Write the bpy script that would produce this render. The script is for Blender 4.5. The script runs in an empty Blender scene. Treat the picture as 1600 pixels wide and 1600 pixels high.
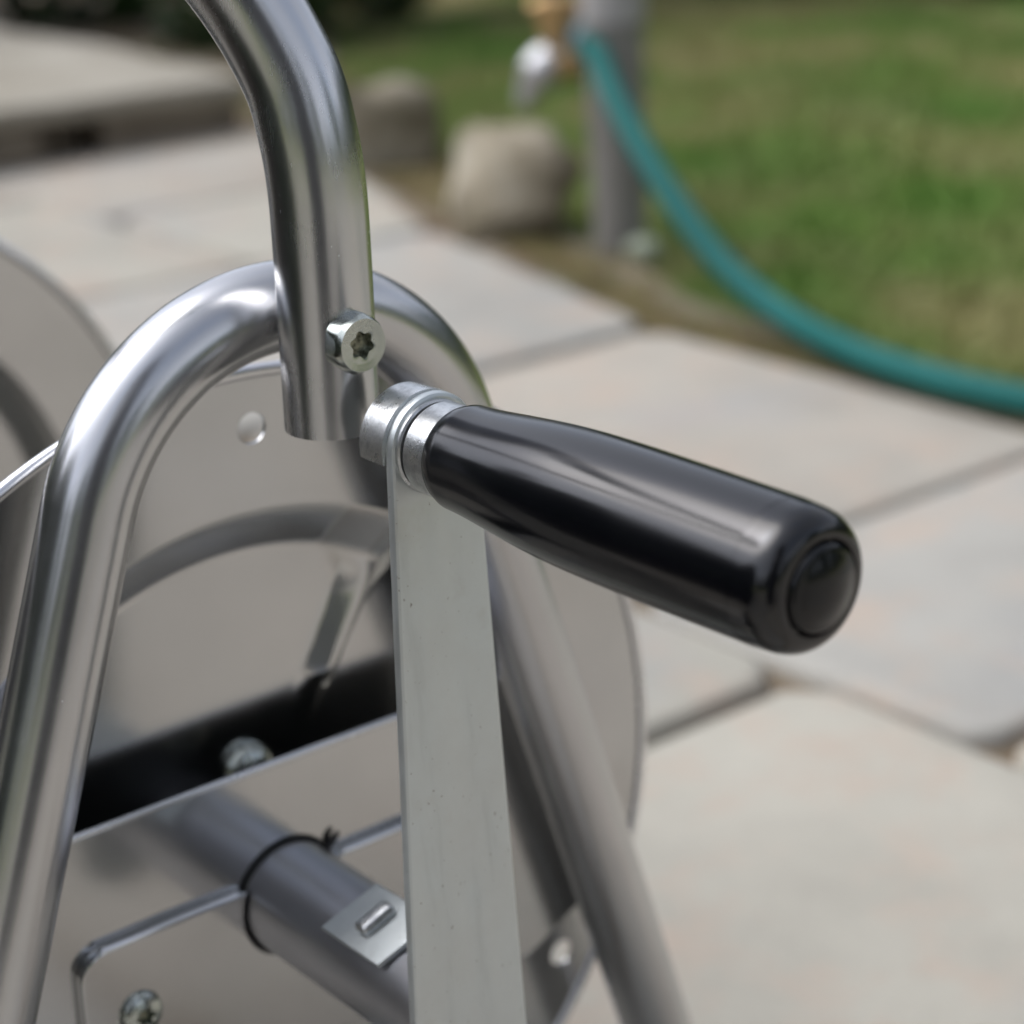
import bpy, bmesh, math, random
import numpy as np
from mathutils import Vector, Matrix, noise
R_ = math.radians
C = bpy.context.scene.collection
sc = bpy.context.scene

# ------------------------------------------------------------ camera, sky, sun
OZ = 0.32                                   # height of the cart's reference point over the patio
cam = bpy.data.cameras.new('camera'); co = bpy.data.objects.new('camera', cam); C.objects.link(co)
right = Vector((0.643678, 0.764851, -0.026094))
down = Vector((0.249427, -0.241902, -0.937694))
fwd = Vector((-0.723509, 0.597064, -0.346482))
M = Matrix((( right.x, -down.x, -fwd.x, 0.468797), (right.y, -down.y, -fwd.y, -0.303533),
            (right.z, -down.z, -fwd.z, 0.186363 + OZ), (0, 0, 0, 1)))
co.matrix_world = M
cam.sensor_width = 36; cam.lens = 3271.0/1600*36; cam.clip_start = 0.02; cam.clip_end = 300
cam.dof.use_dof = True; cam.dof.focus_distance = 0.521; cam.dof.aperture_fstop = 7.6
cam.dof.aperture_blades = 9
sc.camera = co

SUN_DIR = Vector((-0.80, -0.62, 1.45)).normalized()   # towards the sun
w = bpy.data.worlds.new('World'); sc.world = w; w.use_nodes = True
nt = w.node_tree; nt.nodes.clear()
out = nt.nodes.new('ShaderNodeOutputWorld'); bg = nt.nodes.new('ShaderNodeBackground')
sky = nt.nodes.new('ShaderNodeTexSky'); sky.sky_type = 'NISHITA'; sky.sun_disc = False
sky.sun_elevation = math.asin(SUN_DIR.z); sky.sun_rotation = math.atan2(SUN_DIR.x, SUN_DIR.y)
sky.dust_density = 3.0; sky.air_density = 1.0
bw = nt.nodes.new('ShaderNodeRGBToBW')
tcw = nt.nodes.new('ShaderNodeTexCoord')
cn = nt.nodes.new('ShaderNodeTexNoise'); cn.inputs['Scale'].default_value = 2.2; cn.inputs['Detail'].default_value = 6
cr = nt.nodes.new('ShaderNodeMapRange'); cr.inputs[1].default_value = .35; cr.inputs[2].default_value = .6
cr.inputs[3].default_value = 0.5; cr.inputs[4].default_value = 0.88
mx = nt.nodes.new('ShaderNodeMix'); mx.data_type = 'RGBA'
mul = nt.nodes.new('ShaderNodeMix'); mul.data_type = 'RGBA'; mul.blend_type = 'MULTIPLY'; mul.inputs[0].default_value = 1
mul.inputs[7].default_value = (1.68, 1.74, 1.93, 1)
L = nt.links.new
L(tcw.outputs['Generated'], cn.inputs['Vector']); L(cn.outputs[0], cr.inputs[0]); L(cr.outputs[0], mx.inputs[0])
L(sky.outputs[0], bw.inputs[0]); L(sky.outputs[0], mx.inputs[6]); L(bw.outputs[0], mul.inputs[6])
L(mul.outputs[2], mx.inputs[7]); L(mx.outputs[2], bg.inputs[0]); L(bg.outputs[0], out.inputs[0])
bg.inputs[1].default_value = 0.15
sun = bpy.data.lights.new('sun', 'SUN'); so = bpy.data.objects.new('sun', sun); C.objects.link(so)
sun.energy = 0.85; sun.angle = R_(48); sun.color = (1, .92, .80)
so.rotation_euler = (-SUN_DIR).to_track_quat('-Z', 'Y').to_euler()
sc.view_settings.view_transform = 'Standard'; sc.view_settings.look = 'None'
sc.view_settings.gamma = 1; sc.view_settings.exposure = 0.48
sc.render.engine = 'CYCLES'
sc.cycles.use_denoising = True
sc.cycles.max_bounces = 8; sc.cycles.glossy_bounces = 6
sc.cycles.caustics_reflective = False; sc.cycles.caustics_refractive = False

# ------------------------------------------------------------ helpers
def mat(name, color=(.5, .5, .5), rough=.5, metal=0., spec=.5):
    m = bpy.data.materials.new(name); m.use_nodes = True
    b = m.node_tree.nodes['Principled BSDF']
    b.inputs['Base Color'].default_value = (*color, 1); b.inputs['Roughness'].default_value = rough
    b.inputs['Metallic'].default_value = metal; b.inputs['Specular IOR Level'].default_value = spec
    return m, m.node_tree, b
def node(nt, t, **kw):
    n = nt.nodes.new('ShaderNode' + t)
    for k, v in kw.items():
        if k in n.inputs: n.inputs[k].default_value = v
        else: setattr(n, k, v)
    return n
def noise_tex(nt, scale, detail=4, rough=.5, vec='Object', stretch=None):
    tc = nt.nodes.new('ShaderNodeTexCoord'); n = nt.nodes.new('ShaderNodeTexNoise')
    n.inputs['Scale'].default_value = scale; n.inputs['Detail'].default_value = detail; n.inputs['Roughness'].default_value = rough
    if vec == 'World':
        g = nt.nodes.new('ShaderNodeNewGeometry'); src = g.outputs['Position']
    else: src = tc.outputs[vec]
    if stretch:
        mp = nt.nodes.new('ShaderNodeMapping'); mp.inputs['Scale'].default_value = stretch
        nt.links.new(src, mp.inputs[0]); src = mp.outputs[0]
    nt.links.new(src, n.inputs['Vector']); return n.outputs[0]
def ramp(nt, fac, stops):
    r = nt.nodes.new('ShaderNodeValToRGB'); e = r.color_ramp.elements
    while len(e) < len(stops): e.new(.5)
    for i, (p, c) in enumerate(stops):
        e[i].position = p; e[i].color = (*c, 1) if len(c) == 3 else c
    nt.links.new(fac, r.inputs[0]); return r.outputs[0]
def rng(nt, fac, a, b, c, d):
    r = nt.nodes.new('ShaderNodeMapRange')
    for i, v in enumerate((a, b, c, d)): r.inputs[i+1].default_value = v
    nt.links.new(fac, r.inputs[0]); return r.outputs[0]
def mix(nt, f, a, b, mode='MIX'):
    m = nt.nodes.new('ShaderNodeMix'); m.data_type = 'RGBA'; m.blend_type = mode
    for i, v in ((0, f), (6, a), (7, b)):
        if hasattr(v, 'links') or isinstance(v, bpy.types.NodeSocket): nt.links.new(v, m.inputs[i])
        else: m.inputs[i].default_value = v if not isinstance(v, tuple) or len(v) == 4 else (*v, 1)
    return m.outputs[2]
def bump(nt, b, h, strength, dist):
    n = nt.nodes.new('ShaderNodeBump'); n.inputs['Strength'].default_value = strength; n.inputs['Distance'].default_value = dist
    nt.links.new(h, n.inputs['Height']); nt.links.new(n.outputs[0], b.inputs['Normal']); return n

def meshobj(name, verts, faces, m, parent=None, smooth=True, angle=32, loc=None):
    me = bpy.data.meshes.new(name); me.from_pydata([tuple(v) for v in verts], [], faces); me.update()
    return finish(name, me, m, parent, smooth, angle, loc)
def finish(name, me, m, parent=None, smooth=True, angle=32, loc=None):
    bm = bmesh.new(); bm.from_mesh(me); bmesh.ops.recalc_face_normals(bm, faces=bm.faces); bm.to_mesh(me); bm.free()
    if smooth:
        me.shade_smooth(); me.set_sharp_from_angle(angle=R_(angle))
    me.materials.append(m)
    o = bpy.data.objects.new(name, me); C.objects.link(o)
    if parent: o.parent = parent
    if loc is not None: o.location = loc
    return o
def empty(name, loc=(0, 0, 0)):
    o = bpy.data.objects.new(name, None); C.objects.link(o); o.location = loc; o.empty_display_size = .05; return o
def tag(o, label=None, cat=None, group=None, kind=None):
    if label: o['label'] = label
    if cat: o['category'] = cat
    if group: o['group'] = group
    if kind: o['kind'] = kind
    return o
def smoothpath(pts, per=10):
    P = [Vector(p) for p in pts]; P = [2*P[0]-P[1]] + P + [2*P[-1]-P[-2]]; o = []
    for i in range(1, len(P)-2):
        for k in range(per):
            t = k/per; a, b, c, d = P[i-1:i+3]
            o.append(.5*((2*b)+(-a+c)*t+(2*a-5*b+4*c-d)*t*t+(-a+3*b-3*c+d)*t**3))
    o.append(P[-2]); return o
def sweep(path, rad, seg=40, inner=None, caps=True):
    """verts, faces of a tube along path; radius may be a list; inner = wall radius leaves the ends open"""
    n = len(path); V = []; F = []
    if not hasattr(rad, '__len__'): rad = [rad]*n
    T = [(path[min(i+1, n-1)]-path[max(i-1, 0)]).normalized() for i in range(n)]
    u = T[0].orthogonal().normalized()
    rings = []
    for i in range(n):
        u = (u - T[i]*u.dot(T[i])).normalized(); v = T[i].cross(u)
        rings.append((path[i], u.copy(), v))
    def add(rr):
        base = len(V)
        for i, (p, a, b) in enumerate(rings):
            r = rr[i]
            for k in range(seg):
                t = 2*math.pi*k/seg; V.append(p + a*(r*math.cos(t)) + b*(r*math.sin(t)))
        for i in range(n-1):
            for k in range(seg):
                F.append((base+i*seg+k, base+i*seg+(k+1) % seg, base+(i+1)*seg+(k+1) % seg, base+(i+1)*seg+k))
        return base
    b0 = add(rad)
    if inner:
        b1 = add([inner]*n)
        for e in (0, n-1):
            for k in range(seg):
                F.append((b0+e*seg+k, b0+e*seg+(k+1) % seg, b1+e*seg+(k+1) % seg, b1+e*seg+k))
    elif caps:
        F.append(tuple(range(seg-1, -1, -1))); F.append(tuple((n-1)*seg+k for k in range(seg)))
    return V, F
def lathe(prof, cy=0, cz=0, seg=64, radf=None):
    """profile [(x, r)] about an axis parallel to X; radf(i, angle, r) can bend a ring"""
    V = []; F = []; n = len(prof)
    for i, (x, r) in enumerate(prof):
        for k in range(seg):
            t = 2*math.pi*k/seg; rr = radf(i, t, r) if radf else r
            V.append((x, cy+rr*math.cos(t), cz+rr*math.sin(t)))
    for i in range(n-1):
        for k in range(seg):
            F.append((i*seg+k, i*seg+(k+1) % seg, (i+1)*seg+(k+1) % seg, (i+1)*seg+k))
    F.append(tuple(range(seg))); F.append(tuple((n-1)*seg+k for k in range(seg-1, -1, -1)))
    return V, F
def fil(x0, r0, x1, r1, n=5, convex=True):
    """quarter round from (x0,r0) to (x1,r1); convex: leaves along x, arrives along r"""
    o = []
    for i in range(n+1):
        a = math.pi/2*i/n
        o.append((x0+(x1-x0)*math.sin(a), r1+(r0-r1)*math.cos(a)))
    return o
def plate(name, outlines, x0, x1, m, parent, bev=0.0003, loc=None):
    """flat sheet in the YZ plane from outlines (first is the outside, the rest are holes), x0..x1 thick"""
    cu = bpy.data.curves.new(name, 'CURVE'); cu.dimensions = '2D'; cu.fill_mode = 'BOTH'
    for ol in outlines:
        s = cu.splines.new('POLY'); s.points.add(len(ol)-1); s.use_cyclic_u = True
        for p, (y, z) in zip(s.points, ol): p.co = (y, z, 0, 1)
    cu.extrude = (x1-x0)/2-bev; cu.bevel_depth = bev; cu.bevel_resolution = 1; cu.offset = -bev
    t = bpy.data.objects.new('tmp', cu); C.objects.link(t)
    dg = bpy.context.evaluated_depsgraph_get(); me = bpy.data.meshes.new_from_object(t.evaluated_get(dg))
    bpy.data.objects.remove(t)
    xm = (x0+x1)/2
    for v in me.vertices:
        y, z, d = v.co; v.co = (xm+d, y, z)
    me.name = name; me.materials.clear()
    bm = bmesh.new(); bm.from_mesh(me); bmesh.ops.remove_doubles(bm, verts=bm.verts, dist=1e-6); bm.to_mesh(me); bm.free()
    o = finish(name, me, m, parent, True, 25, loc)
    for p_ in me.polygons:
        if abs(p_.normal.x) > .995: p_.use_smooth = False
    return o
def circ(cy, cz, r, n=64, a0=0, a1=360):
    full = abs(a1-a0) >= 360
    return [(cy+r*math.cos(R_(a0+(a1-a0)*i/(n if full else n-1))), cz+r*math.sin(R_(a0+(a1-a0)*i/(n if full else n-1)))) for i in range(n)]

# ------------------------------------------------------------ materials
def steel(name, col, rough, var=.06, grain=None, bmp=.08):
    m, nt, b = mat(name, col, rough, 1.0)
    n1 = noise_tex(nt, 60, 5, .6); n2 = noise_tex(nt, 900, 3, .6, stretch=grain or (1, 1, 1))
    r = nt.nodes.new('ShaderNodeMath'); r.operation = 'ADD'
    nt.links.new(rng(nt, n1, .3, .7, rough-var/2, rough+var/2), r.inputs[0]); nt.links.new(rng(nt, n2, .3, .7, -var*.3, var*.3), r.inputs[1])
    nt.links.new(r.outputs[0], b.inputs['Roughness'])
    c = ramp(nt, noise_tex(nt, 25, 4), [(.3, tuple(x*.95 for x in col)), (.7, tuple(min(1, x*1.04) for x in col))])
    nt.links.new(c, b.inputs['Base Color'])
    bump(nt, b, n2, bmp, .0002)
    return m
M_tube = steel('satin_steel_tube', (.58, .582, .588), .26, .04, (1, 1, .10), .03)
M_frame = steel('satin_steel_frame', (.55, .552, .558), .25, .03, None, .01)
M_disc = steel('pressed_steel_sheet', (.545, .548, .545), .17, .03, None, .01)
M_rim = steel('rolled_steel_rim', (.75, .75, .76), .25, .05)
M_axle = steel('matt_steel_axle', (.53, .53, .56), .33, .05)
M_bolt = steel('zinc_plated_steel', (.47, .50, .46), .24, .12)
m, nt, b = mat('galvanised_crank_steel', (.55, .57, .56), .42, .9); M_arm = m
n1 = noise_tex(nt, 35, 5, .6); spk = noise_tex(nt, 650, 2, .5)
c = ramp(nt, n1, [(.3, (.57, .60, .60)), (.7, (.65, .69, .69))])
c = mix(nt, rng(nt, spk, .71, .77, 0, .7), c, (.16, .14, .12, 1)); nt.links.new(c, b.inputs['Base Color'])
st = noise_tex(nt, 90, 5, .65, 'Object', (1, 1, .045)); sc_n = noise_tex(nt, 22, 6, .7)
c = mix(nt, rng(nt, st, .58, .72, 0, .30), c, (.44, .46, .45, 1)); c = mix(nt, rng(nt, sc_n, .60, .72, 0, .28), c, (.46, .44, .40, 1)); nt.links.new(c, b.inputs['Base Color'])
ad = nt.nodes.new('ShaderNodeMath'); ad.operation = 'ADD'; nt.links.new(rng(nt, n1, .3, .7, .34, .48), ad.inputs[0]); nt.links.new(rng(nt, st, .35, .65, -.05, .06), ad.inputs[1])
nt.links.new(ad.outputs[0], b.inputs['Roughness']); bump(nt, b, spk, .15, .0002)
m, nt, b = mat('cast_zinc_ferrule', (.7, .71, .7), .3, 1.0); M_ferrule = m
n1 = noise_tex(nt, 160, 6, .7); nt.links.new(ramp(nt, n1, [(.32, (.34, .35, .36)), (.5, (.58, .59, .59)), (.7, (.70, .71, .71))]), b.inputs['Base Color'])
nt.links.new(rng(nt, n1, .3, .7, .42, .2), b.inputs['Roughness']); bump(nt, b, noise_tex(nt, 400, 4, .7), .3, .0003)
m, nt, b = mat('glossy_black_plastic', (.0022, .0024, .0034), .2, 0, .62); M_grip = m
n1 = noise_tex(nt, 500, 4, .7); nt.links.new(rng(nt, noise_tex(nt, 40, 4), .3, .7, .15, .21), b.inputs['Roughness'])
dust = rng(nt, noise_tex(nt, 1500, 2), .73, .80, 0, .35)
nt.links.new(mix(nt, dust, (.0022, .0024, .0034, 1), (.12, .12, .12, 1)), b.inputs['Base Color']); bump(nt, b, n1, .04, .0002)
M_button, nt, b = mat('satin_black_plastic', (.005, .0055, .006), .2, 0, .4)
bump(nt, b, noise_tex(nt, 700, 3), .05, .0002)
M_black, nt, b = mat('black_rubber', (.01, .01, .01), .6)
bump(nt, b, noise_tex(nt, 300, 3), .1, .0004)
M_sock, nt, b = mat('dark_socket_steel', (.16, .155, .11), .35, .9)  # mottled dark olive steel for the socket floors
nt.links.new(ramp(nt, noise_tex(nt, 500, 4, .6), [(.35, (.05, .05, .035)), (.6, (.30, .30, .22))]), b.inputs['Base Color'])
M_relief, nt, b = mat('dull_grey_pressed_band', (.28, .29, .285), .33, 1.0)
nt.links.new(ramp(nt, noise_tex(nt, 30, 4), [(.3, (.25, .265, .26)), (.7, (.29, .30, .295))]), b.inputs['Base Color'])
M_hub, nt, b = mat('black_drum_end', (.012, .015, .016), .32)
nt.links.new(ramp(nt, noise_tex(nt, 30, 4), [(.3, (.008, .010, .011)), (.7, (.018, .021, .022))]), b.inputs['Base Color'])

# ------------------------------------------------------------ hose reel cart
cart = empty('hose_reel_cart')
tag(cart, 'silver steel hose reel cart with black crank grip, standing on the pavers', 'hose reel')
CO = (0, 0, OZ)
def part(name, vf, m, parent=None, angle=32):
    return meshobj(name, vf[0], vf[1], m, parent or cart, True, angle, CO if parent is None else None)
def pplate(name, ol, x0, x1, m, parent=None, bev=.0003):
    return plate(name, ol, x0, x1, m, parent or cart, bev, CO if parent is None else None)
FX = -.386                                   # plane of the far frame
def frame_path(x):
    sl = .333; zc = -.0212; Rr = .064; a0 = math.degrees(math.atan(sl))
    p = []
    e = circ(0, zc, Rr, 60, a0, 180-a0)
    zb = -OZ+.006
    y0, z0 = e[0]; y1, z1 = e[-1]
    for i in range(10): t = i/10; z = zb+(z0-zb)*t; p.append(Vector((x, y0+(z0-z)*sl, z)))
    p += [Vector((x, y, z)) for y, z in e]
    for i in range(1, 11): t = i/10; z = z1+(zb-z1)*t; p.append(Vector((x, y1-(z1-z)*sl, z)))
    return p
for x in (0, FX):
    part('frame_tube', sweep(frame_path(x), .0125, 56), M_frame)
    for s in (-1, 1):
        y = s*(.0607+.333*(OZ-.014-.0))
        part('rubber_foot', sweep([Vector((x, y-s*.007, -OZ+.03)), Vector((x, y, -OZ+.002))], .0145, 28), M_black)
for y, z in ((-.150, -.300), (.150, -.300)):
    part('cross_bar', sweep([Vector((-.013, y, z)), Vector((FX+.013, y, z))], .010, 28), M_frame)
# wheels on the rear leg side
for x in (.034, FX-.034):
    wv = lathe([(x-.012, .060), (x-.013, .066), (x-.010, .070), (x+.010, .070), (x+.013, .066), (x+.012, .060)], -.215, -.25, 48)
    wh = part('wheel', wv, M_black)
    meshobj('wheel_rim', *lathe([(x-.009, .0585), (x-.011, .054), (x+.011, .054), (x+.0135, .0585)], -.215, -.25, 48), M_relief, wh)
part('wheel_axle', sweep([Vector((.045, -.215, -.25)), Vector((FX-.045, -.215, -.25))], .006, 20), M_frame)
for x in (0, FX):
    part('wheel_bracket', sweep([Vector((x, -.14, -.25)), Vector((x, -.216, -.25))], .007, 16), M_frame)
# push handle: near upright, cross grip, far upright
up = [(0, 0, .0150), (0, 0, .03), (0, 0, .046), (0, -.0001, .062), (.0004, -.0002, .0782), (.0020, -.0008, .0921), (.0060, -.0023, .1073), (.0140, -.0084, .1263),
      (.0230, -.0185, .1445), (.033, -.034, .164), (.043, -.058, .190), (.052, -.096, .228), (.059, -.15, .279), (.063, -.21, .334), (.065, -.25, .370)]
hx = .0265; hf = FX-.0265
pth = [(hx-dx, y, z) for dx, y, z in up] + [(hx-.073, -.28, .398), (hx-.095, -.298, .416)] + [(hx-.13, -.304, .422), (hf+.13, -.304, .422)] + \
      [(hf+.095, -.298, .416), (hf+.073, -.28, .398)] + [(hf+dx, y, z) for dx, y, z in reversed(up)]
hand = part('push_handle', sweep(smoothpath(pth, 8), .0128, 64, inner=.0112), M_tube)
def hexhead(x0, cy, cz, ap, h, rr, star, deep=.0035, rot=0.2):
    """bolt head with a hexagon flank, chamfered round face and a six-lobed socket"""
    prof = [(x0, 1), (x0+h*.62, 1), (x0+h*.80, 1), (x0+h, rr), (x0+h, rr*.98), (x0+h*.93, star*1.55), (x0+h*.93, star*1.35), (x0+h*.90, star), (x0+h-deep, star*.96), (x0+h-deep-.0002, star*.4)]
    def f(i, t, r):
        a = (t+rot) % (math.pi/3)-math.pi/6
        hx_ = ap/math.cos(a)
        if i < 2: return min(hx_, ap*(1.08 if i == 0 else 1.07))
        if i == 2: return min(hx_, ap*1.0)
        if i in (7, 8): return r*(1+.12*math.cos(6*(t+.3)))
        return r
    return lathe(prof, cy, cz, 96, f)
bo = meshobj('clamp_bolt', *hexhead(.0385, -.0014, .0412, .0076, .0062, .0070, .0034, .0030, .65), M_bolt, hand)
meshobj('bolt_socket', *lathe([(.0412, .0036), (.0418, .0036)], -.0014, .0412, 30), M_sock, hand)
# reel discs
def reel(x, s):
    holes = [circ(.1457*math.cos(R_(a)), -.145+.1457*math.sin(R_(a)), .0047, 32) for a in (87, -33, 207)]
    d = pplate('reel_disc', [circ(0, -.145, .162, 160), circ(0, -.145, .1205, 160)] + holes, min(x, x-s*.0010), max(x, x-s*.0010), M_disc, None, .0002)
    # rolled bead round the edge
    ring = [Vector((x-s*.0005, .1625*math.cos(t), -.145+.1625*math.sin(t))) for t in [2*math.pi*i/160 for i in range(161)]]
    meshobj('rolled_rim', *sweep(ring, .0021, 14), M_rim, d)
    # pressed dish: conical step down to a recessed centre with three radial ribs
    RR = [.0178, .0220, .0420, .0600, .0630, .0660, .0700, .0800, .0900, .0960, .1000, .1030, .1050, .1062, .1080, .1120, .1160, .1186, .1200, .1210]
    def sm(t): t = min(1, max(0, t)); return t*t*(3-2*t)
    def hgt(r, t):
        base = -.0085*(1-min(1, max(0, (r-.1056)/(.1200-.1056))))
        if .1050 < r < .1064: base = -.0085+.0003*sm((r-.1050)/.0014)
        if r > .1196: base = -.0003*(1-sm((r-.1196)/.0012))
        rib = 0
        for a in (60, 180, 300):
            d = (t-a+180) % 360-180; off = abs(r*math.sin(R_(d)))*(.85 if d > 0 else 2.0)
            if abs(d) < 60:
                wd_ = .0082+.010*sm((r-.094)/.012)
                q_ = max(0, 1-off/wd_); rib = max(rib, .0048*(q_ if q_ < .85 else .85+.09*sm((q_-.85)/.15))*sm((r-.058)/.012))
        return min(base+rib, max(base, -.0046)) if r < .1056 else max(base, min(base+rib, -.0046+.6*(r-.1056)))
    NT = 720; V = []; F = []
    for lay in (0, -.0008):
        for r_ in RR:
            for k in range(NT):
                t = 360*k/NT; V.append((x+s*(hgt(r_, t)+lay-.0001), r_*math.cos(R_(t)), -.145+r_*math.sin(R_(t))))
    n_ = len(RR)
    for l_ in range(2):
        for i in range(n_-1):
            for k in range(NT):
                b0 = l_*n_*NT; F.append((b0+i*NT+k, b0+i*NT+(k+1) % NT, b0+(i+1)*NT+(k+1) % NT, b0+(i+1)*NT+k))
    for i in (0, n_-1):
        for k in range(NT): F.append((i*NT+k, i*NT+(k+1) % NT, (n_+i)*NT+(k+1) % NT, (n_+i)*NT+k))
    meshobj('pressed_dish', V, F, M_disc, d, True, 50)
reel(-.026, 1); reel(-.360, 1)
part('drum', lathe([(-.0375, .070), (-.3485, .070)], 0, -.145, 72), M_relief)
# main plate between the legs, held by the frame
def legy(z, s): return s*(.0604-.333*z)
pl = [(legy(-.1005, -1), -.1005), (legy(-.1005, 1), -.1005), (legy(-.196, 1)-.002, -.196), (.096, -.2085), (-.096, -.2085), (legy(-.196, -1)+.002, -.196)]
pplate('bearing_plate', [pl, circ(0, -.145, .0183, 56)], -.0150, -.0128, M_disc, None, .0009)
def rrect(y0, z0, y1, z1, r, n=8):
    o = []
    for cy, cz, a in ((y1-r, z1-r, 0), (y0+r, z1-r, 90), (y0+r, z0+r, 180), (y1-r, z0+r, 270)):
        for i in range(n+1): o.append((cy+r*math.cos(R_(a+90*i/n)), cz+r*math.sin(R_(a+90*i/n))))
    return o
x = -.0344
part('dome_nut', lathe([(x, .0088), (x+.0010, .0088)] + [(x+.0010+.0062*math.sin(q), .0086*math.cos(q)+.0001) for q in [i*math.pi/2/9 for i in range(1, 10)]], .0020, -.1105, 48), M_bolt)
part('rolled_edge', sweep([Vector((-.0140, legy(-.1005, -1)+.004, -.1008)), Vector((-.0140, 0, -.1008)), Vector((-.0140, legy(-.1005, 1)-.004, -.1008))], .00125, 20), M_rim)
hy = math.sqrt(.0183**2-.0082**2); ha = math.degrees(math.atan2(.0082, hy))
rr_ = rrect(-.0735, -.198, .0745, -.1368, .009)
outl = rr_[:9] + circ(0, -.145, .0183, 40, ha, -180-ha) + rr_[9:]
bp = pplate('axle_bracket', [outl], -.0128, -.0088, M_disc, None, .0007)
for ya, yb in ((-.0655, -.0195), (.0200, .0660)):
    part('highlight_bead', sweep([Vector((-.0103, ya-.002, -.1379)), Vector((-.0103, ya, -.1373)), Vector((-.0103, (ya+yb)/2, -.1372)), Vector((-.0103, yb, -.1374))], [.0005, .0014, .0014, .0013], 20), M_rim, None)  # bright beads added so the bracket's top edge catches a sky highlight
def panscrew(x0, cy, cz, par):
    rr, h, st = .0072, .0034, .0027
    prof = [(x0, rr)] + [(x0+h*math.sin(q)*.95, rr*math.cos(q*.78)) for q in (.15, .4, .7, 1.0, 1.25)] + [(x0+h, st*1.2), (x0+h*.93, st), (x0+h*.2, st*.9), (x0+h*.18, st*.3)]
    def f(i, t, r):
        return r*(1+.2*math.cos(6*t)) if i >= 7 and i < 9 else r
    meshobj('pan_head_screw', *lathe(prof, cy, cz, 72, f), M_bolt, par)
    meshobj('screw_socket', *lathe([(x0+h*.22, st*1.0), (x0+h*.30, st*1.0)], cy, cz, 24), M_sock, par)
panscrew(-.0088, -.0558, -.1612, bp); panscrew(-.0088, .0600, -.1850, bp)
part('axle_gap_ring', lathe([(-.0150, .0180), (-.0125, .0182), (-.0119, .0180), (-.0116, .0177), (-.0113, .0172)], 0, -.145, 72), M_black)  # black ring put in for the shaded gap between axle tube and plate
part('gap_notch', sweep([Vector((-.0115, .0150, -.1345)), Vector((-.0110, .0172, -.1318)), Vector((-.0108, .0190, -.1300))], [.0010, .0012, .0006], 12), M_black)  # small black piece for the dark notch beside the gap
ax = part('axle_tube', lathe([(-.0360, .0172), (.0010, .0172), (.0560, .0172), (.0765, .0172)], 0, -.145, 96), M_axle)
# locking tab on the axle
phi = R_(30); nrm = Vector((0, -math.sin(phi), math.cos(phi))); tan = Vector((0, math.cos(phi), math.sin(phi))); O = Vector((0, 0, -.145))
def tabbox(name, x0, x1, u0, u1, h0, h1, m, par, bev=.0005, skew=0.0):
    bm = bmesh.new(); vs = []
    for h in (h0, h1):
        for x, u in ((x0, u0), (x1, u0), (x1, u1), (x0, u1)):
            vs.append(bm.verts.new(O+Vector((x+skew*(u-u0), 0, 0))+tan*u+nrm*h))
    for f in ((3, 2, 1, 0), (4, 5, 6, 7), (0, 1, 5, 4), (1, 2, 6, 5), (2, 3, 7, 6), (3, 0, 4, 7)): bm.faces.new([vs[i] for i in f])
    bmesh.ops.bevel(bm, geom=list(bm.edges), offset=bev, segments=3, affect='EDGES', profile=.6)
    me = bpy.data.meshes.new(name); bm.to_mesh(me); bm.free()
    return finish(name, me, m, par, True, 40, CO if par == cart else None)
tab = tabbox('locking_tab', .0288, .0560, -.0072, .0125, .0177, .0195, M_arm, cart, .0004, .25)
tabbox('raised_rib', .0408, .0462, -.0024, .0088, .0190, .0230, M_ferrule, tab, .0017, .2)
# crank arm with a folded lip at the top, grip on its end
GY, GZ = .0058, .0168
top = circ(GY+.0006, GZ, .0139, 40, 0, 180); bot = circ(-.0034, -.1600, .0198, 30, 180, 360)
arm = pplate('crank_arm', [top+bot], .0598, .0630, M_arm, None, .0010)
for v in arm.data.vertices: v.co.x += .11*max(0, GZ-v.co.z)          # the arm slants outwards down to the hub
V = []; F = []; n = 44
for i in range(n):
    t = R_(-12+204*i/(n-1))
    for xx, rr in ((.0500, .0140), (.0494, .0135), (.0500, .0122), (.0601, .0122), (.0601, .0143), (.0590, .0143)):
        V.append((xx, GY+rr*math.cos(t), GZ+rr*math.sin(t)))
for i in range(n-1):
    for k in range(6): F.append((i*6+k, i*6+(k+1) % 6, (i+1)*6+(k+1) % 6, (i+1)*6+k))
F += [tuple(range(6)), tuple((n-1)*6+k for k in range(5, -1, -1))]
meshobj('folded_lip', V, F, M_ferrule, arm)
meshobj('spacer_ring', *lathe([(.0626, .0120), (.0632, .0124), (.0641, .0124), (.0646, .0119), (.0646, .0100), (.0652, .0100)], GY, GZ, 72), M_ferrule, arm)
meshobj('gap_washer', *lathe([(.0640, .0104), (.0662, .0104)], GY, GZ, 48), M_black, arm)
meshobj('ferrule', *lathe([(.0655, .0090), (.0657, .0117), (.0662, .0123), (.0740, .0126), (.0752, .0126)], GY, GZ, 96), M_ferrule, arm)
g0 = .0742; GL = .1215
gp = [(g0, .0118), (g0+.0001, .0127), (g0+.0008, .0131)]
kp = [(.0, .01315), (.010, .0136), (.022, .01465), (.034, .01565), (.046, .01625), (.060, .01648), (.075, .01650), (.092, .01642), (GL-.0130, .01629), (GL-.0120, .01625), (GL-.0110, .01618), (GL-.0100, .01613), (GL-.0085, .01606)]
for p_ in smoothpath([(a, b_*10, 0) for a, b_ in kp], 6)[1:]: gp.append((g0+p_.x, p_.y/10))
gp += [(g0+GL-.0080+.0080*math.sin(q), .0110+.0050*math.cos(q)) for q in [i*math.pi/2/18 for i in range(1, 19)]]
gp = [(a_, b_*1.045 if a_ > g0+.002 and a_ < g0+GL else b_) for a_, b_ in gp]
gp += [(g0+GL-.0002, .0109), (g0+GL-.0030, .0105), (g0+GL-.0032, .0090)]
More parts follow.
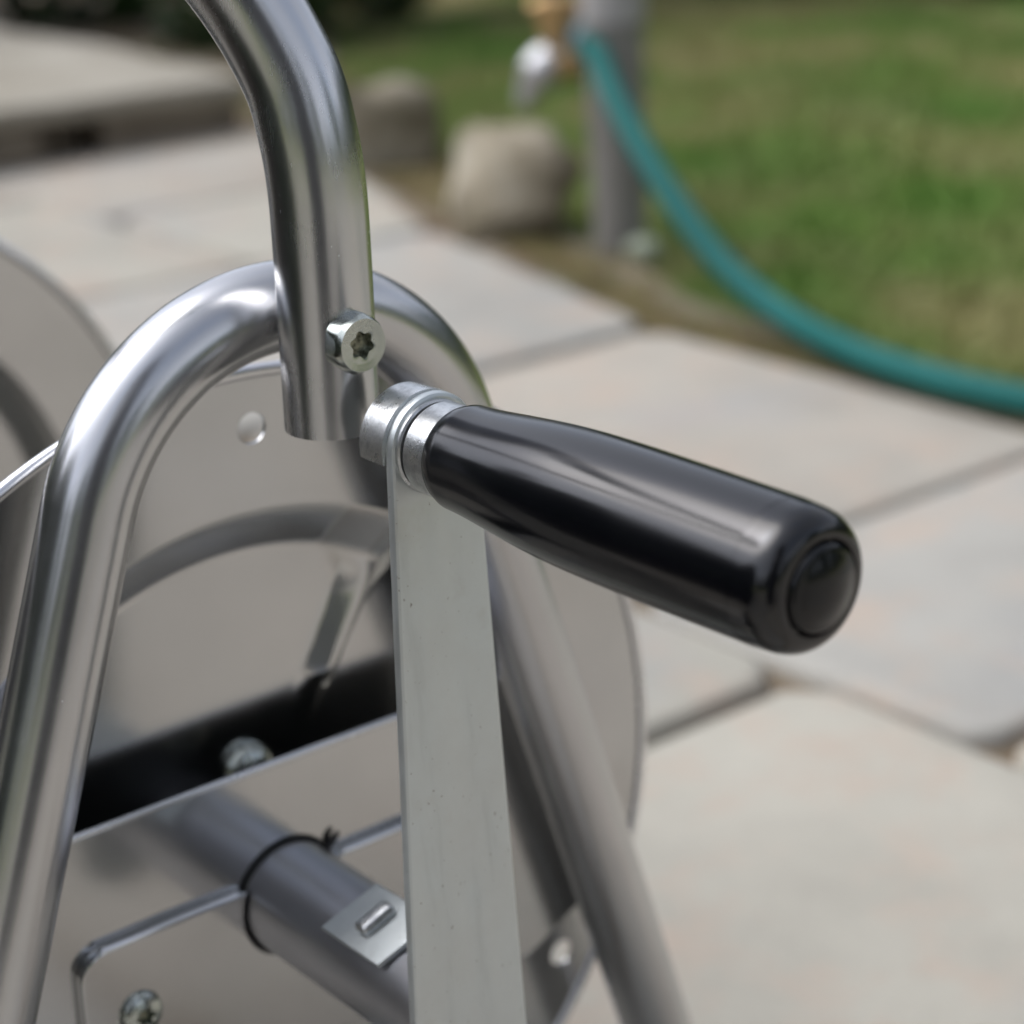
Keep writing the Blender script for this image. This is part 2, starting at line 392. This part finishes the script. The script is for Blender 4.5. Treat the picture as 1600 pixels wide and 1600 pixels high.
# resample barrel smoothly
grip = meshobj('grip', *lathe(gp, GY, GZ, 128), M_grip, arm, True, 40)
xb = g0+GL
bt = [(xb-.0031, .0101), (xb-.0002, .0101)] + [(xb-.0002+.0016*math.sin(q), .0085+.0016*math.cos(q)) for q in [i*math.pi/2/5 for i in range(1, 6)]] + \
     [(xb+.0014+.0020*(1-(r_/.0085)**2), r_) for r_ in (.0078, .007, .006, .005, .004, .003, .002, .001)]
meshobj('grip_end_button', *lathe(bt, GY, GZ, 96), M_button, arm, True, 40)

# ------------------------------------------------------------ ground, lawn, patio
def lawn_color(nt):
    n1 = noise_tex(nt, 2.6, 3, .55, 'World'); n2 = noise_tex(nt, 5, 4, .6, 'World')
    c1 = ramp(nt, n1, [(.36, (.10, .215, .035)), (.48, (.16, .245, .055)), (.60, (.36, .315, .15))])
    return mix(nt, rng(nt, n2, .42, .62, 0, .65), c1, (.31, .27, .135, 1))
m, nt, b = mat('lawn_soil', (.1, .12, .04), .95, 0, .1); M_lawn = m
nt.links.new(lawn_color(nt), b.inputs['Base Color']); bump(nt, b, noise_tex(nt, 60, 4, .6, 'World'), .6, .02)
def sheet(name, pts, z, m, loc=(0, 0, 0)):
    return meshobj(name, [(x, y, z) for x, y in pts], [tuple(range(len(pts)))], m, None, False, loc=loc)
gr = sheet('ground', [(-60, -60), (60, -60), (60, 60), (-60, 60)], -.030, M_lawn); tag(gr, kind='structure')
M_bed, nt, b = mat('brown_bedding_sand', (.15, .115, .08), .95, 0, .1)
nt.links.new(ramp(nt, noise_tex(nt, 9, 5, .6, 'World'), [(.35, (.12, .085, .05)), (.55, (.21, .175, .13)), (.7, (.27, .24, .19))]), b.inputs['Base Color'])
bump(nt, b, noise_tex(nt, 300, 3, .6, 'World'), .5, .004)
M_dark, nt, b = mat('dark_planting_soil', (.03, .022, .015), .95, 0, .1)
nt.links.new(ramp(nt, noise_tex(nt, 14, 5, .6, 'World'), [(.3, (.018, .013, .009)), (.7, (.05, .036, .024))]), b.inputs['Base Color'])
bump(nt, b, noise_tex(nt, 90, 5, .6, 'World'), .8, .01)
EDGE = [(5.3, 2.80), (-.16, 2.80), (-.16, 1.00), (-.45, 1.00), (-.95, 1.03), (-1.14, 1.12), (-1.38, 1.20), (-1.66, 1.30), (-2.0, 1.36), (-3.2, 2.2), (-4.2, 2.2), (-4.2, -.56), (.02, -.56), (.02, -3.3), (5.3, -3.3)]
bed = sheet('patio_bedding', [(x, y+.07 if y > .9 else y) for x, y in EDGE], -.012, M_bed); tag(bed, kind='structure')
patio = empty('patio'); tag(patio, kind='structure')
def paver_mat(i, warm):
    m, nt, b = mat('paver_stone_%d' % i, (.4, .38, .35), .8, 0, .3)
    a = [(.362, .344, .290), (.358, .330, .280), (.342, .330, .294), (.376, .356, .300)][i]
    n1 = noise_tex(nt, 6, 5, .6, 'World'); n2 = noise_tex(nt, 14, 4, .6, 'World')
    c = ramp(nt, n1, [(.3, tuple(x*.84 for x in a)), (.55, a), (.75, tuple(x*1.1 for x in a))])
    c = mix(nt, rng(nt, n2, .48, .66, 0, .75), c, (.395, .325, .262, 1))
    c = mix(nt, rng(nt, noise_tex(nt, 5, 3, .5, 'World', (1.3, .8, 1)), .55, .75, 0, .5), c, (.28, .288, .29, 1))
    nt.links.new(c, b.inputs['Base Color'])
    bump(nt, b, noise_tex(nt, 90, 6, .65, 'World'), .35, .004)
    return m
PM = [paver_mat(i, 0) for i in range(4)]
rnd = random.Random(7)
def paver(x0, y0, x1, y1, mi=None, top=None):
    g = .0055; cx, cy = (x0+x1)/2, (y0+y1)/2
    if x0 < 0 and y0 < -.57:                             # planting bed there
        if y1 > -.45: y0 = -.55; cy = (y0+y1)/2
        elif x1 > .1: x0 = .03; cx = (x0+x1)/2
        else: return None
    q = [(x0+g, y0+g), (x1-g, y0+g), (x1-g, (top[1] if top else y1)-g), (x0+g, (top[0] if top else y1)-g)]
    q = [(x+rnd.uniform(-.004, .004), y+rnd.uniform(-.004, .004)) for x, y in q]
    oct_ = []
    for i in range(4):
        p = Vector(q[i]); a = Vector(q[i-1]); c = Vector(q[(i+1) % 4]); cut = rnd.uniform(.012, .022)
        oct_.append(p+(a-p).normalized()*cut); oct_.append(p+(c-p).normalized()*cut)
    ce = Vector((cx, cy)); dz = rnd.uniform(-.002, .002); V = []
    for ins, z in ((0, -.028), (0, -.006), (.004, -.0015), (.011, 0)):
        for p in oct_:
            d = (ce-p).normalized(); pp = p+d*ins; V.append((pp.x-cx, pp.y-cy, z+dz))
    F = [tuple(24+k for k in range(8))]
    for r in range(3):
        for k in range(8): F.append((r*8+k, r*8+(k+1) % 8, (r+1)*8+(k+1) % 8, (r+1)*8+k))
    o = meshobj('paver', V, F, PM[mi if mi is not None else rnd.randrange(4)], patio, True, 50, (cx, cy, 0))
    return o
# rows seen in front of and beside the cart
rowB = [(.05, .51), (-.14, .05), (-.42, -.14), (-.88, -.42), (-1.35, -.88)]
paver(.05, .52, .51, .985, 0); paver(-.14, .52, .05, .985, 3); paver(-.42, .52, -.14, .985, 2)
paver(-.88, .52, -.42, .985, 1); paver(-1.35, .52, -.88, .985, 2, (1.09, .99))
paver(-1.66, .86, -1.35, 1.15, 0, (1.22, 1.10)); paver(-2.04, .86, -1.66, 1.25, 1, (1.32, 1.23))
paver(.51, .52, .97, .985); paver(.97, .52, 1.43, .985); paver(1.43, .52, 2.2, .985)
for i in range(5): paver(2.2+.6*i, .52, 2.8+.6*i, .985)
for j in range(3):
    for i in range(9): paver(-.14+.6*i, .985+.6*j, .46+.6*i, 1.585+.6*j)
xs = [-1.35, -1.19, -.73, -.27, .19, .65, 1.11, 1.57, 2.2, 2.8, 3.4, 4.0, 4.6, 5.2]
for i in range(len(xs)-1): paver(xs[i], .06, xs[i+1], .52, {3: 3, 2: 0}.get(i))
for j in range(7):
    y1 = .06-.46*j; off = rnd.choice([0, .15, .23]); x = -1.35
    while x < 5.0:
        w_ = min((rnd.choice([.46, .46, .3]) if x < 1.5 else .6) if x > -1.35 else .2+off, 5.2-x)
        if w_ < .1: break
        paver(x, y1-.46, x+w_, y1); x += w_
for j in range(6):
    y1 = .86-.46*j; x = -1.35
    while x > -2.0 if y1 > -.1 else x > -3.6:
        w_ = rnd.choice([.46, .35]); x0 = x-w_
        if y1 > -.1 and x0 < -2.0-.1: x0 = -2.04
        if y1 > -.1 and x-x0 < .12: break
        paver(x0, y1-.46, x, y1); x = x0

bedp = sheet('planting_bed', [(-4.6, -.565), (.015, -.565), (.015, -3.6), (-4.6, -3.6)], -.010, M_dark); tag(bedp, kind='structure')

# stone step beyond the patio
m, nt, b = mat('weathered_step_stone', (.4, .36, .3), .85, 0, .25); M_step = m
nt.links.new(ramp(nt, noise_tex(nt, 5, 5, .6, 'World'), [(.3, (.27, .245, .195)), (.6, (.36, .335, .28)), (.75, (.40, .375, .32))]), b.inputs['Base Color'])
bump(nt, b, noise_tex(nt, 60, 6, .65, 'World'), .4, .006)
m, nt, b = mat('brown_step_block', (.2, .16, .12), .9, 0, .2); M_block = m
nt.links.new(ramp(nt, noise_tex(nt, 14, 5, .6, 'World'), [(.3, (.14, .115, .085)), (.7, (.25, .215, .165))]), b.inputs['Base Color'])
bump(nt, b, noise_tex(nt, 60, 6, .65, 'World'), .5, .008)
def rock(name, x0, x1, y0, y1, z0, z1, m, parent=None, rough=.008, bev=.015, seed=0, cuts=5):
    bm = bmesh.new(); bmesh.ops.create_cube(bm, size=1)
    cx, cy, cz = (x0+x1)/2, (y0+y1)/2, (z0+z1)/2
    for v in bm.verts: v.co = Vector((v.co.x*(x1-x0), v.co.y*(y1-y0), v.co.z*(z1-z0)))
    bmesh.ops.bevel(bm, geom=list(bm.edges), offset=bev, segments=3, affect='EDGES', profile=.5)
    bmesh.ops.subdivide_edges(bm, edges=[e for e in bm.edges if e.calc_length() > (x1-x0)*.35], cuts=cuts, use_grid_fill=True)
    for v in bm.verts:
        nn = noise.noise_vector(v.co*9+Vector((seed*7.3, 0, 0)))+.5*noise.noise_vector(v.co*25+Vector((seed, 3, 0)))
        v.co += nn*rough
    me = bpy.data.meshes.new(name); bm.to_mesh(me); bm.free()
    return finish(name, me, m, parent, True, 60, (cx, cy, cz))
step = empty('stone_step', (-2.5, .9, 0))
tag(step, 'low raised step of pale stone slabs on brown blocks at the end of the patio', 'step')
def rel(o, p):
    o.parent = p; o.location = Vector(o.location)-Vector(p.location); return o
for i, (x0, x1, y0, y1) in enumerate(((-2.98, -2.02, -.40, .42), (-2.98, -2.010, .43, 1.30))):
    rel(rock('slab', x0, x1, y0, y1, .050, .082, M_step, None, .009, .010, i, 9), step)
by = [-.36, -.02, .30, .62, .985]
for i in range(4):
    rel(rock('block', -2.20, -2.030+.006*(i % 2), by[i], by[i+1]-.003, -.02, .050, M_block, None, .008, .012, 20+i), step)
rel(rock('block', -2.25, -2.085, .99, 1.07, -.02, .048, M_block, None, .006, .012, 33), step)
rel(rock('block', -2.20, -2.03, 1.075, 1.29, -.02, .050, M_block, None, .008, .012, 31), step)
for i in range(2): rel(rock('block', -2.93, -2.23, -.3+.8*i, .42+.8*i, -.02, .050, M_block, None, .008, .012, 40+i), step)

# edging stones
m, nt, b = mat('pale_granite_sett', (.38, .36, .32), .85, 0, .25); M_sett = m
nt.links.new(ramp(nt, noise_tex(nt, 12, 5, .6, 'World'), [(.35, (.12, .10, .06)), (.5, (.27, .235, .17)), (.65, (.38, .345, .27))]), b.inputs['Base Color'])
bump(nt, b, noise_tex(nt, 80, 6, .65, 'World'), .5, .006)
s1 = rock('edging_stone', -1.375, -1.245, 1.115, 1.24, -.03, .098, M_sett, None, .030, .040, 3); s1.rotation_euler.z = R_(-35)
tag(s1, 'rounded pale granite block nearest the tap post, at the lawn edge', 'stone')
s2 = rock('edging_stone', -1.83, -1.68, 1.25, 1.40, -.03, .085, M_sett, None, .030, .036, 5); s2.rotation_euler.z = R_(-25)
tag(s2, 'rounded pale granite block between the stone step and the block by the tap post', 'stone')

# soil strip and grass
M_soil, nt, b = mat('reddish_brown_soil', (.12, .07, .04), .95, 0, .1)
nt.links.new(ramp(nt, noise_tex(nt, 12, 5, .6, 'World'), [(.3, (.06, .05, .022)), (.55, (.13, .10, .05)), (.75, (.17, .15, .08))]), b.inputs['Base Color'])
bump(nt, b, noise_tex(nt, 90, 5, .6, 'World'), .8, .01)
inner = [(-.3, .97), (-.9, .985), (-1.12, 1.07), (-1.36, 1.14), (-1.66, 1.24), (-2.02, 1.31)]
outer_ = [(-2.1, 1.43), (-1.7, 1.37), (-1.36, 1.23), (-1.10, 1.115), (-.9, 1.04), (-.3, 1.005)]
so_ = sheet('soil_strip', inner+outer_, -.0075, M_soil); tag(so_, kind='structure')

def edge_y(x):
    return float(np.interp(x, [-4, -2.02, -1.66, -1.36, -1.12, -.9, -.3, -.2, -.14, 3], [2.0, 1.38, 1.30, 1.20, 1.09, 1.02, .995, .995, 2.82, 2.82]))
m, nt, b = mat('grass_blades', (.08, .12, .03), .6, 0, .2); M_grass = m
nt.links.new(mix(nt, rng(nt, noise_tex(nt, 120, 1, .5, 'World'), .35, .65, 0, .4), lawn_color(nt), (.14, .26, .05, 1)), b.inputs['Base Color'])
b.inputs['Subsurface Weight'].default_value = 0
rg = np.random.RandomState(3)
def blades(n, xr, yr):
    xs_ = rg.uniform(*xr, n); d = rg.uniform(0, 1, n)**1.4
    ys_ = np.array([edge_y(x) for x in xs_]) - .02 + d*(yr)
    h = rg.uniform(.012, .032, n); a = rg.uniform(0, 2*np.pi, n); wd = rg.uniform(.0015, .003, n)
    lx, ly = rg.normal(0, .012, n), rg.normal(0, .012, n)
    ca, sa = np.cos(a)*wd, np.sin(a)*wd
    z0 = -.030
    A = np.stack([xs_-ca, ys_-sa, np.full(n, z0)], 1); B = np.stack([xs_+ca, ys_+sa, np.full(n, z0)], 1)
    T = np.stack([xs_+lx, ys_+ly, z0+h], 1)
    V = np.stack([A, B, T], 1).reshape(-1, 3)
    return V
Vg = np.concatenate([blades(70000, (-2.6, .1), 1.6), blades(40000, (-3.8, 1.2), 3.2)])
me = bpy.data.meshes.new('lawn_grass'); nv = len(Vg)
me.vertices.add(nv); me.vertices.foreach_set('co', Vg.ravel()); me.loops.add(nv); me.loops.foreach_set('vertex_index', np.arange(nv))
me.polygons.add(nv//3); me.polygons.foreach_set('loop_start', np.arange(0, nv, 3)); me.polygons.foreach_set('loop_total', np.full(nv//3, 3)); me.update()
me.materials.append(M_grass); go = bpy.data.objects.new('lawn_grass', me); C.objects.link(go)
tag(go, 'patchy green and straw coloured grass of the lawn', 'grass', kind='stuff')
leaf_m, nt, b = mat('pale_fallen_leaf', (.42, .46, .38), .7)
nt.links.new(ramp(nt, noise_tex(nt, 60, 3), [(.3, (.22, .27, .18)), (.7, (.36, .38, .30))]), b.inputs['Base Color'])
pb = rock('pebble', -1.115, -1.085, 1.165, 1.195, -.012, .010, leaf_m, None, .003, .008, 9, 2)
tag(pb, 'small pale greenish pebble at the foot of the tap post', 'pebble')

# ------------------------------------------------------------ tap post, tap, hose
m, nt, b = mat('grey_weathered_post', (.2, .19, .17), .7, 0, .3); M_post = m
nt.links.new(ramp(nt, noise_tex(nt, 25, 5, .6, 'Object', (1, 1, .2)), [(.3, (.17, .16, .145)), (.7, (.25, .24, .22))]), b.inputs['Base Color'])
M_collar, nt, b = mat('light_grey_post_cap', (.42, .41, .40), .5, 0, .4)
nt.links.new(ramp(nt, noise_tex(nt, 25, 4), [(.3, (.29, .28, .27)), (.7, (.36, .35, .34))]), b.inputs['Base Color'])
post = empty('tap_post', (-1.150, 1.195, 0)); tag(post, 'upright grey post carrying the garden tap at the lawn edge', 'post')
lean = Vector((-.035, -.012, 1))
def prism(name, c0, c1, r0, r1, m, par, seg=32):
    v, f = sweep([Vector(c0), Vector(c0).lerp(Vector(c1), .5), Vector(c1)], [r0, (r0+r1)/2, r1], seg)
    return meshobj(name, v, f, m, par, True, 40)
prism('post_shaft', (0, 0, -.03), tuple(lean*.228), .0275, .0315, M_post, post)
prism('post_cap', tuple(lean*.229), tuple(lean*.34), .0345, .0345, M_collar, post)
brass, nt, b = mat('dull_brass', (.48, .32, .15), .34, .9)
nt.links.new(ramp(nt, noise_tex(nt, 60, 4), [(.3, (.36, .22, .10)), (.7, (.56, .40, .20))]), b.inputs['Base Color'])
chrome = steel('chromed_spout', (.50, .50, .51), .5, .06)
con, nt, b = mat('blue_grey_connector', (.16, .25, .28), .4)
nt.links.new(ramp(nt, noise_tex(nt, 60, 3), [(.3, (.17, .24, .27)), (.7, (.30, .36, .38))]), b.inputs['Base Color'])
tap = empty('garden_tap', (-1.205, 1.165, .180)); tag(tap, 'small brass garden tap with a round silver spout, fixed to the grey post', 'tap')
rt_ = Vector((right.x, right.y, 0)).normalized()          # image-right direction on the ground
def tp(a, h, dpt=0): return rt_*a + Vector((0, 0, h)) + Vector((-.76, .64, 0))*dpt
meshobj('tap_body', *sweep([tp(-.020, .004), tp(-.005, .006), tp(.012, .006), tp(.034, .008)], [.012, .0185, .017, .013], 28), brass, tap)
meshobj('tap_stem', *sweep([tp(-.004, .010), tp(-.006, .028), tp(-.007, .036), tp(-.008, .060)], [.015, .012, .017, .020], 28), brass, tap)
meshobj('tap_handle', *sweep([tp(-.034, .062), tp(-.020, .064), tp(.006, .064), tp(.020, .062)], [.008, .012, .012, .008], 20), brass, tap)
meshobj('tap_spout', *sweep(smoothpath([tp(-.004, .006), tp(-.014, .006), tp(-.026, -.004), tp(-.036, -.020), tp(-.042, -.038)], 6),
        list(np.interp(range(25), [0, 6, 12, 18, 24], [.013, .022, .022, .013, .0095])), 30), chrome, tap)
meshobj('wall_flange', *sweep([tp(.012, .006, .004), tp(.030, .002, .030)], [.010, .012], 24), brass, tap)
hosem, nt, b = mat('teal_hose_rubber', (.02, .14, .14), .55, 0, .18)
nt.links.new(ramp(nt, noise_tex(nt, 8, 3, .5, 'World'), [(.3, (.004, .095, .085)), (.7, (.007, .112, .102))]), b.inputs['Base Color'])
hp = [(-1.205, 1.186, .213), (-1.172, 1.170, .209), (-1.130, 1.148, .196), (-1.079, 1.121, .168), (-1.003, 1.092, .123), (-.925, 1.068, .080), (-.850, 1.050, .044), (-.765, 1.035, .019), (-.655, 1.0, .0155),
      (-.560, .9865, .0150), (-.472, .990, .0150), (-.40, 1.004, .0155), (-.28, 1.04, .0175), (0, 1.16, .0175), (.5, 1.45, .0175), (1.1, 1.6, .0175)]
hs = meshobj('garden_hose', *sweep(smoothpath(hp, 8), .0128, 28), hosem)
tag(hs, 'teal rubber garden hose running from the tap down along the lawn edge', 'hose')
meshobj('hose_connector', *sweep([Vector((-1.212, 1.180, .2135)), Vector((-1.196, 1.183, .213)), Vector((-1.166, 1.167, .208))], [.0165, .0185, .0175], 28), con, hs)

# ------------------------------------------------------------ dark upright added behind the camera, standing for the viewer reflected in steel
M_standin, nt, b = mat('charcoal_standin', (.02, .021, .023), .5)
nt.links.new(ramp(nt, noise_tex(nt, 12, 4), [(.3, (.016, .017, .019)), (.7, (.028, .029, .031))]), b.inputs['Base Color'])
bn = empty('viewer_standin', (.95, -.70, 0)); tag(bn, 'unseen charcoal upright added behind the viewer for the dark bands in the steel', 'reflection stand-in')
def vlathe(name, prof, m, par, seg=48):
    V = [(r*math.cos(2*math.pi*k/seg), r*math.sin(2*math.pi*k/seg), z) for z, r in prof for k in range(seg)]; n = len(prof)
    F = [(i*seg+k, i*seg+(k+1) % seg, (i+1)*seg+(k+1) % seg, (i+1)*seg+k) for i in range(n-1) for k in range(seg)]
    F += [tuple(range(seg)), tuple((n-1)*seg+k for k in range(seg-1, -1, -1))]
    return meshobj(name, V, F, m, par, True, 40)
vlathe('standin_body', [(0, .27), (.03, .285)] + [(z, .290+(.008 if k % 2 else 0)) for k, z in enumerate([.1, .4, .42, .44, .80, .82, .84, 1.2, 1.22, 1.24, 1.5])] + [(1.52, .30), (1.54, .30)], M_standin, bn)
vlathe('standin_top', [(1.541, .306), (1.57, .308), (1.60, .28), (1.62, .16), (1.625, .05)], M_standin, bn)
meshobj('standin_spout', *sweep([Vector((-.05, .28, .18)), Vector((-.055, .33, .18)), Vector((-.056, .345, .165)), Vector((-.056, .347, .14))], .012, 14), M_standin, bn)

# ------------------------------------------------------------ shrubs and trees around the garden
barkm, nt, b = mat('bark', (.08, .06, .045), .9, 0, .2)
nt.links.new(ramp(nt, noise_tex(nt, 20, 5, .6, 'Object', (1, 1, .25)), [(.3, (.05, .038, .028)), (.7, (.12, .095, .07))]), b.inputs['Base Color'])
lm, nt, b = mat('dark_green_leaves', (.03, .06, .015), .5, 0, .3)
nt.links.new(ramp(nt, noise_tex(nt, 3.2, 3, .6, 'World'), [(.3, (.014, .030, .008)), (.55, (.030, .062, .014)), (.75, (.065, .105, .028))]), b.inputs['Base Color'])
def foliage(seed, n, size, h, wdt, z0):
    r = np.random.RandomState(seed); k = 16
    cc = np.stack([r.uniform(-.7, .7, k)*wdt, r.uniform(-.7, .7, k)*wdt, z0+r.uniform(.1, .95, k)*(h-z0)], 1); cr_ = r.uniform(.28, .5, k)*wdt
    i = r.randint(0, k, n); d = r.normal(size=(n, 3)); d /= np.linalg.norm(d, axis=1)[:, None]
    P = cc[i]+d*(cr_[i]*r.uniform(.6, 1.05, n)**.6)[:, None]; P[:, 2] = np.maximum(P[:, 2], .03)
    a = r.normal(size=(n, 3)); a /= np.linalg.norm(a, axis=1)[:, None]; b_ = np.cross(a, r.normal(size=(n, 3))); b_ /= np.linalg.norm(b_, axis=1)[:, None]
    s = size*r.uniform(.6, 1.3, n)[:, None]
    V = np.stack([P-a*s, P+b_*s*.5, P+a*s, P-b_*s*.5], 1).reshape(-1, 3)
    me = bpy.data.meshes.new('foliage'); nv = len(V)
    me.vertices.add(nv); me.vertices.foreach_set('co', V.ravel()); me.loops.add(nv); me.loops.foreach_set('vertex_index', np.arange(nv))
    me.polygons.add(nv//4); me.polygons.foreach_set('loop_start', np.arange(0, nv, 4)); me.polygons.foreach_set('loop_total', np.full(nv//4, 4)); me.update()
    me.materials.append(lm); return me
fm = [foliage(11+i, 9000, .045, 1.5, .75, .05) for i in range(3)]
ft = [foliage(31+i, 9000, .11, 5.2, 1.7, 1.4) for i in range(2)]
def trunk(h, r, seed):
    rr = random.Random(seed); p = [Vector((rr.uniform(-.03, .03)*i, rr.uniform(-.03, .03)*i, h*i/6)) for i in range(7)]
    v, f = sweep(p, [r*(1-.11*i) for i in range(7)], 12)
    for q in range(4):
        s = p[3+q % 3]; a = rr.uniform(0, 6.28); e = s+Vector((math.cos(a)*h*.25, math.sin(a)*h*.25, h*.25))
        v2, f2 = sweep([s, s.lerp(e, .5)+Vector((0, 0, .05)), e], [r*.5, r*.35, r*.15], 8)
        f += [tuple(i+len(v) for i in ff) for ff in f2]; v += v2
    me = bpy.data.meshes.new('trunk'); me.from_pydata([tuple(x) for x in v], [], f); me.shade_smooth(); me.materials.append(barkm); return me
ts, tt = trunk(1.0, .04, 1), trunk(3.6, .14, 2)
def plantit(name, x, y, fmesh, tmesh, label, cat, group=None, sc_=1, rz=0):
    e = empty(name, (x, y, -.03)); e.rotation_euler.z = rz; e.scale = (sc_,)*3
    for nm, me in (('foliage', fmesh), ('trunk', tmesh)):
        o = bpy.data.objects.new(nm, me); C.objects.link(o); o.parent = e
    tag(e, label, cat, group); return e
vis = [(-3.10, 2.10, .55), (-3.05, 2.75, .60), (-2.80, 3.25, .60), (-2.40, 3.62, .60), (-1.95, 3.88, .60), (-3.75, 1.4, .75), (-3.9, .5, .8)]
lab = ['dark green shrub behind the edging stones, left of the tap', 'dark green shrub straight behind the tap post, top of the lawn',
       'dark green shrub at the top of the lawn, just right of the tap post', 'dark green shrub at the lawn top, second from the right of the frame',
       'dark green shrub at the top right corner beyond the lawn', 'dark green shrub behind the right end of the stone step', 'dark green shrub behind the stone step at the far left']
for i, (x, y, s) in enumerate(vis): plantit('shrub', x, y, fm[i % 3], ts, lab[i], 'shrub', None, s, i*1.3)
k = 0
for i in range(6):
    plantit('shrub', -.30-.72*i, -1.02+.05*(i % 2), fm[i % 3], ts, 'dark green shrub in the front row of the planting bed', 'shrub', 'front row of shrubs in the planting bed', .46+.05*(i % 2), i*1.9)
for i in range(5):
    plantit('shrub', -.5-1.0*i, -2.1+.1*(i % 2), fm[(i+1) % 3], ts, 'tall dark green shrub in the back row of the planting bed', 'shrub', 'back row of shrubs in the planting bed', .8, i*2.3)
ring = [(-2.9, 4.3, 1), (-1.8, 4.5, 1), (-.7, 4.6, 1), (.5, 4.8, 1), (1.9, 5.4, 1.1), (3.6, 6.0, 1.1), (5.4, 6.0, 1.2), (7.0, 5.0, 1.2), (7.6, 3.2, 1.2), (8.0, 1.3, 1.2), (8.0, -.7, 1.2), (7.6, -2.7, 1.2),
        (6.6, -4.6, 1.2), (5.0, -5.9, 1.2), (3.1, -6.5, 1.2), (1.1, -6.6, 1.2), (-.9, -6.4, 1.2), (-2.9, -6.0, 1.2), (-4.7, -4.9, 1.2), (-5.6, -3.2, 1.1), (-5.8, -1.4, 1.1)]
for x, y, s in ring:
    plantit('shrub', x, y, fm[k % 3], ts, 'dark green shrub in the hedge row round the garden', 'shrub', 'hedge shrubs round the garden', s*1.0, k*1.7); k += 1
for i, (x, y) in enumerate(((9.5, 6.5), (11, -2), (5.5, -9.5), (-8.5, -6.5))):
    plantit('tree', x, y, ft[i % 2], tt, 'leafy garden tree standing behind the hedge row', 'tree', 'trees behind the hedge', .9, i*1.1)
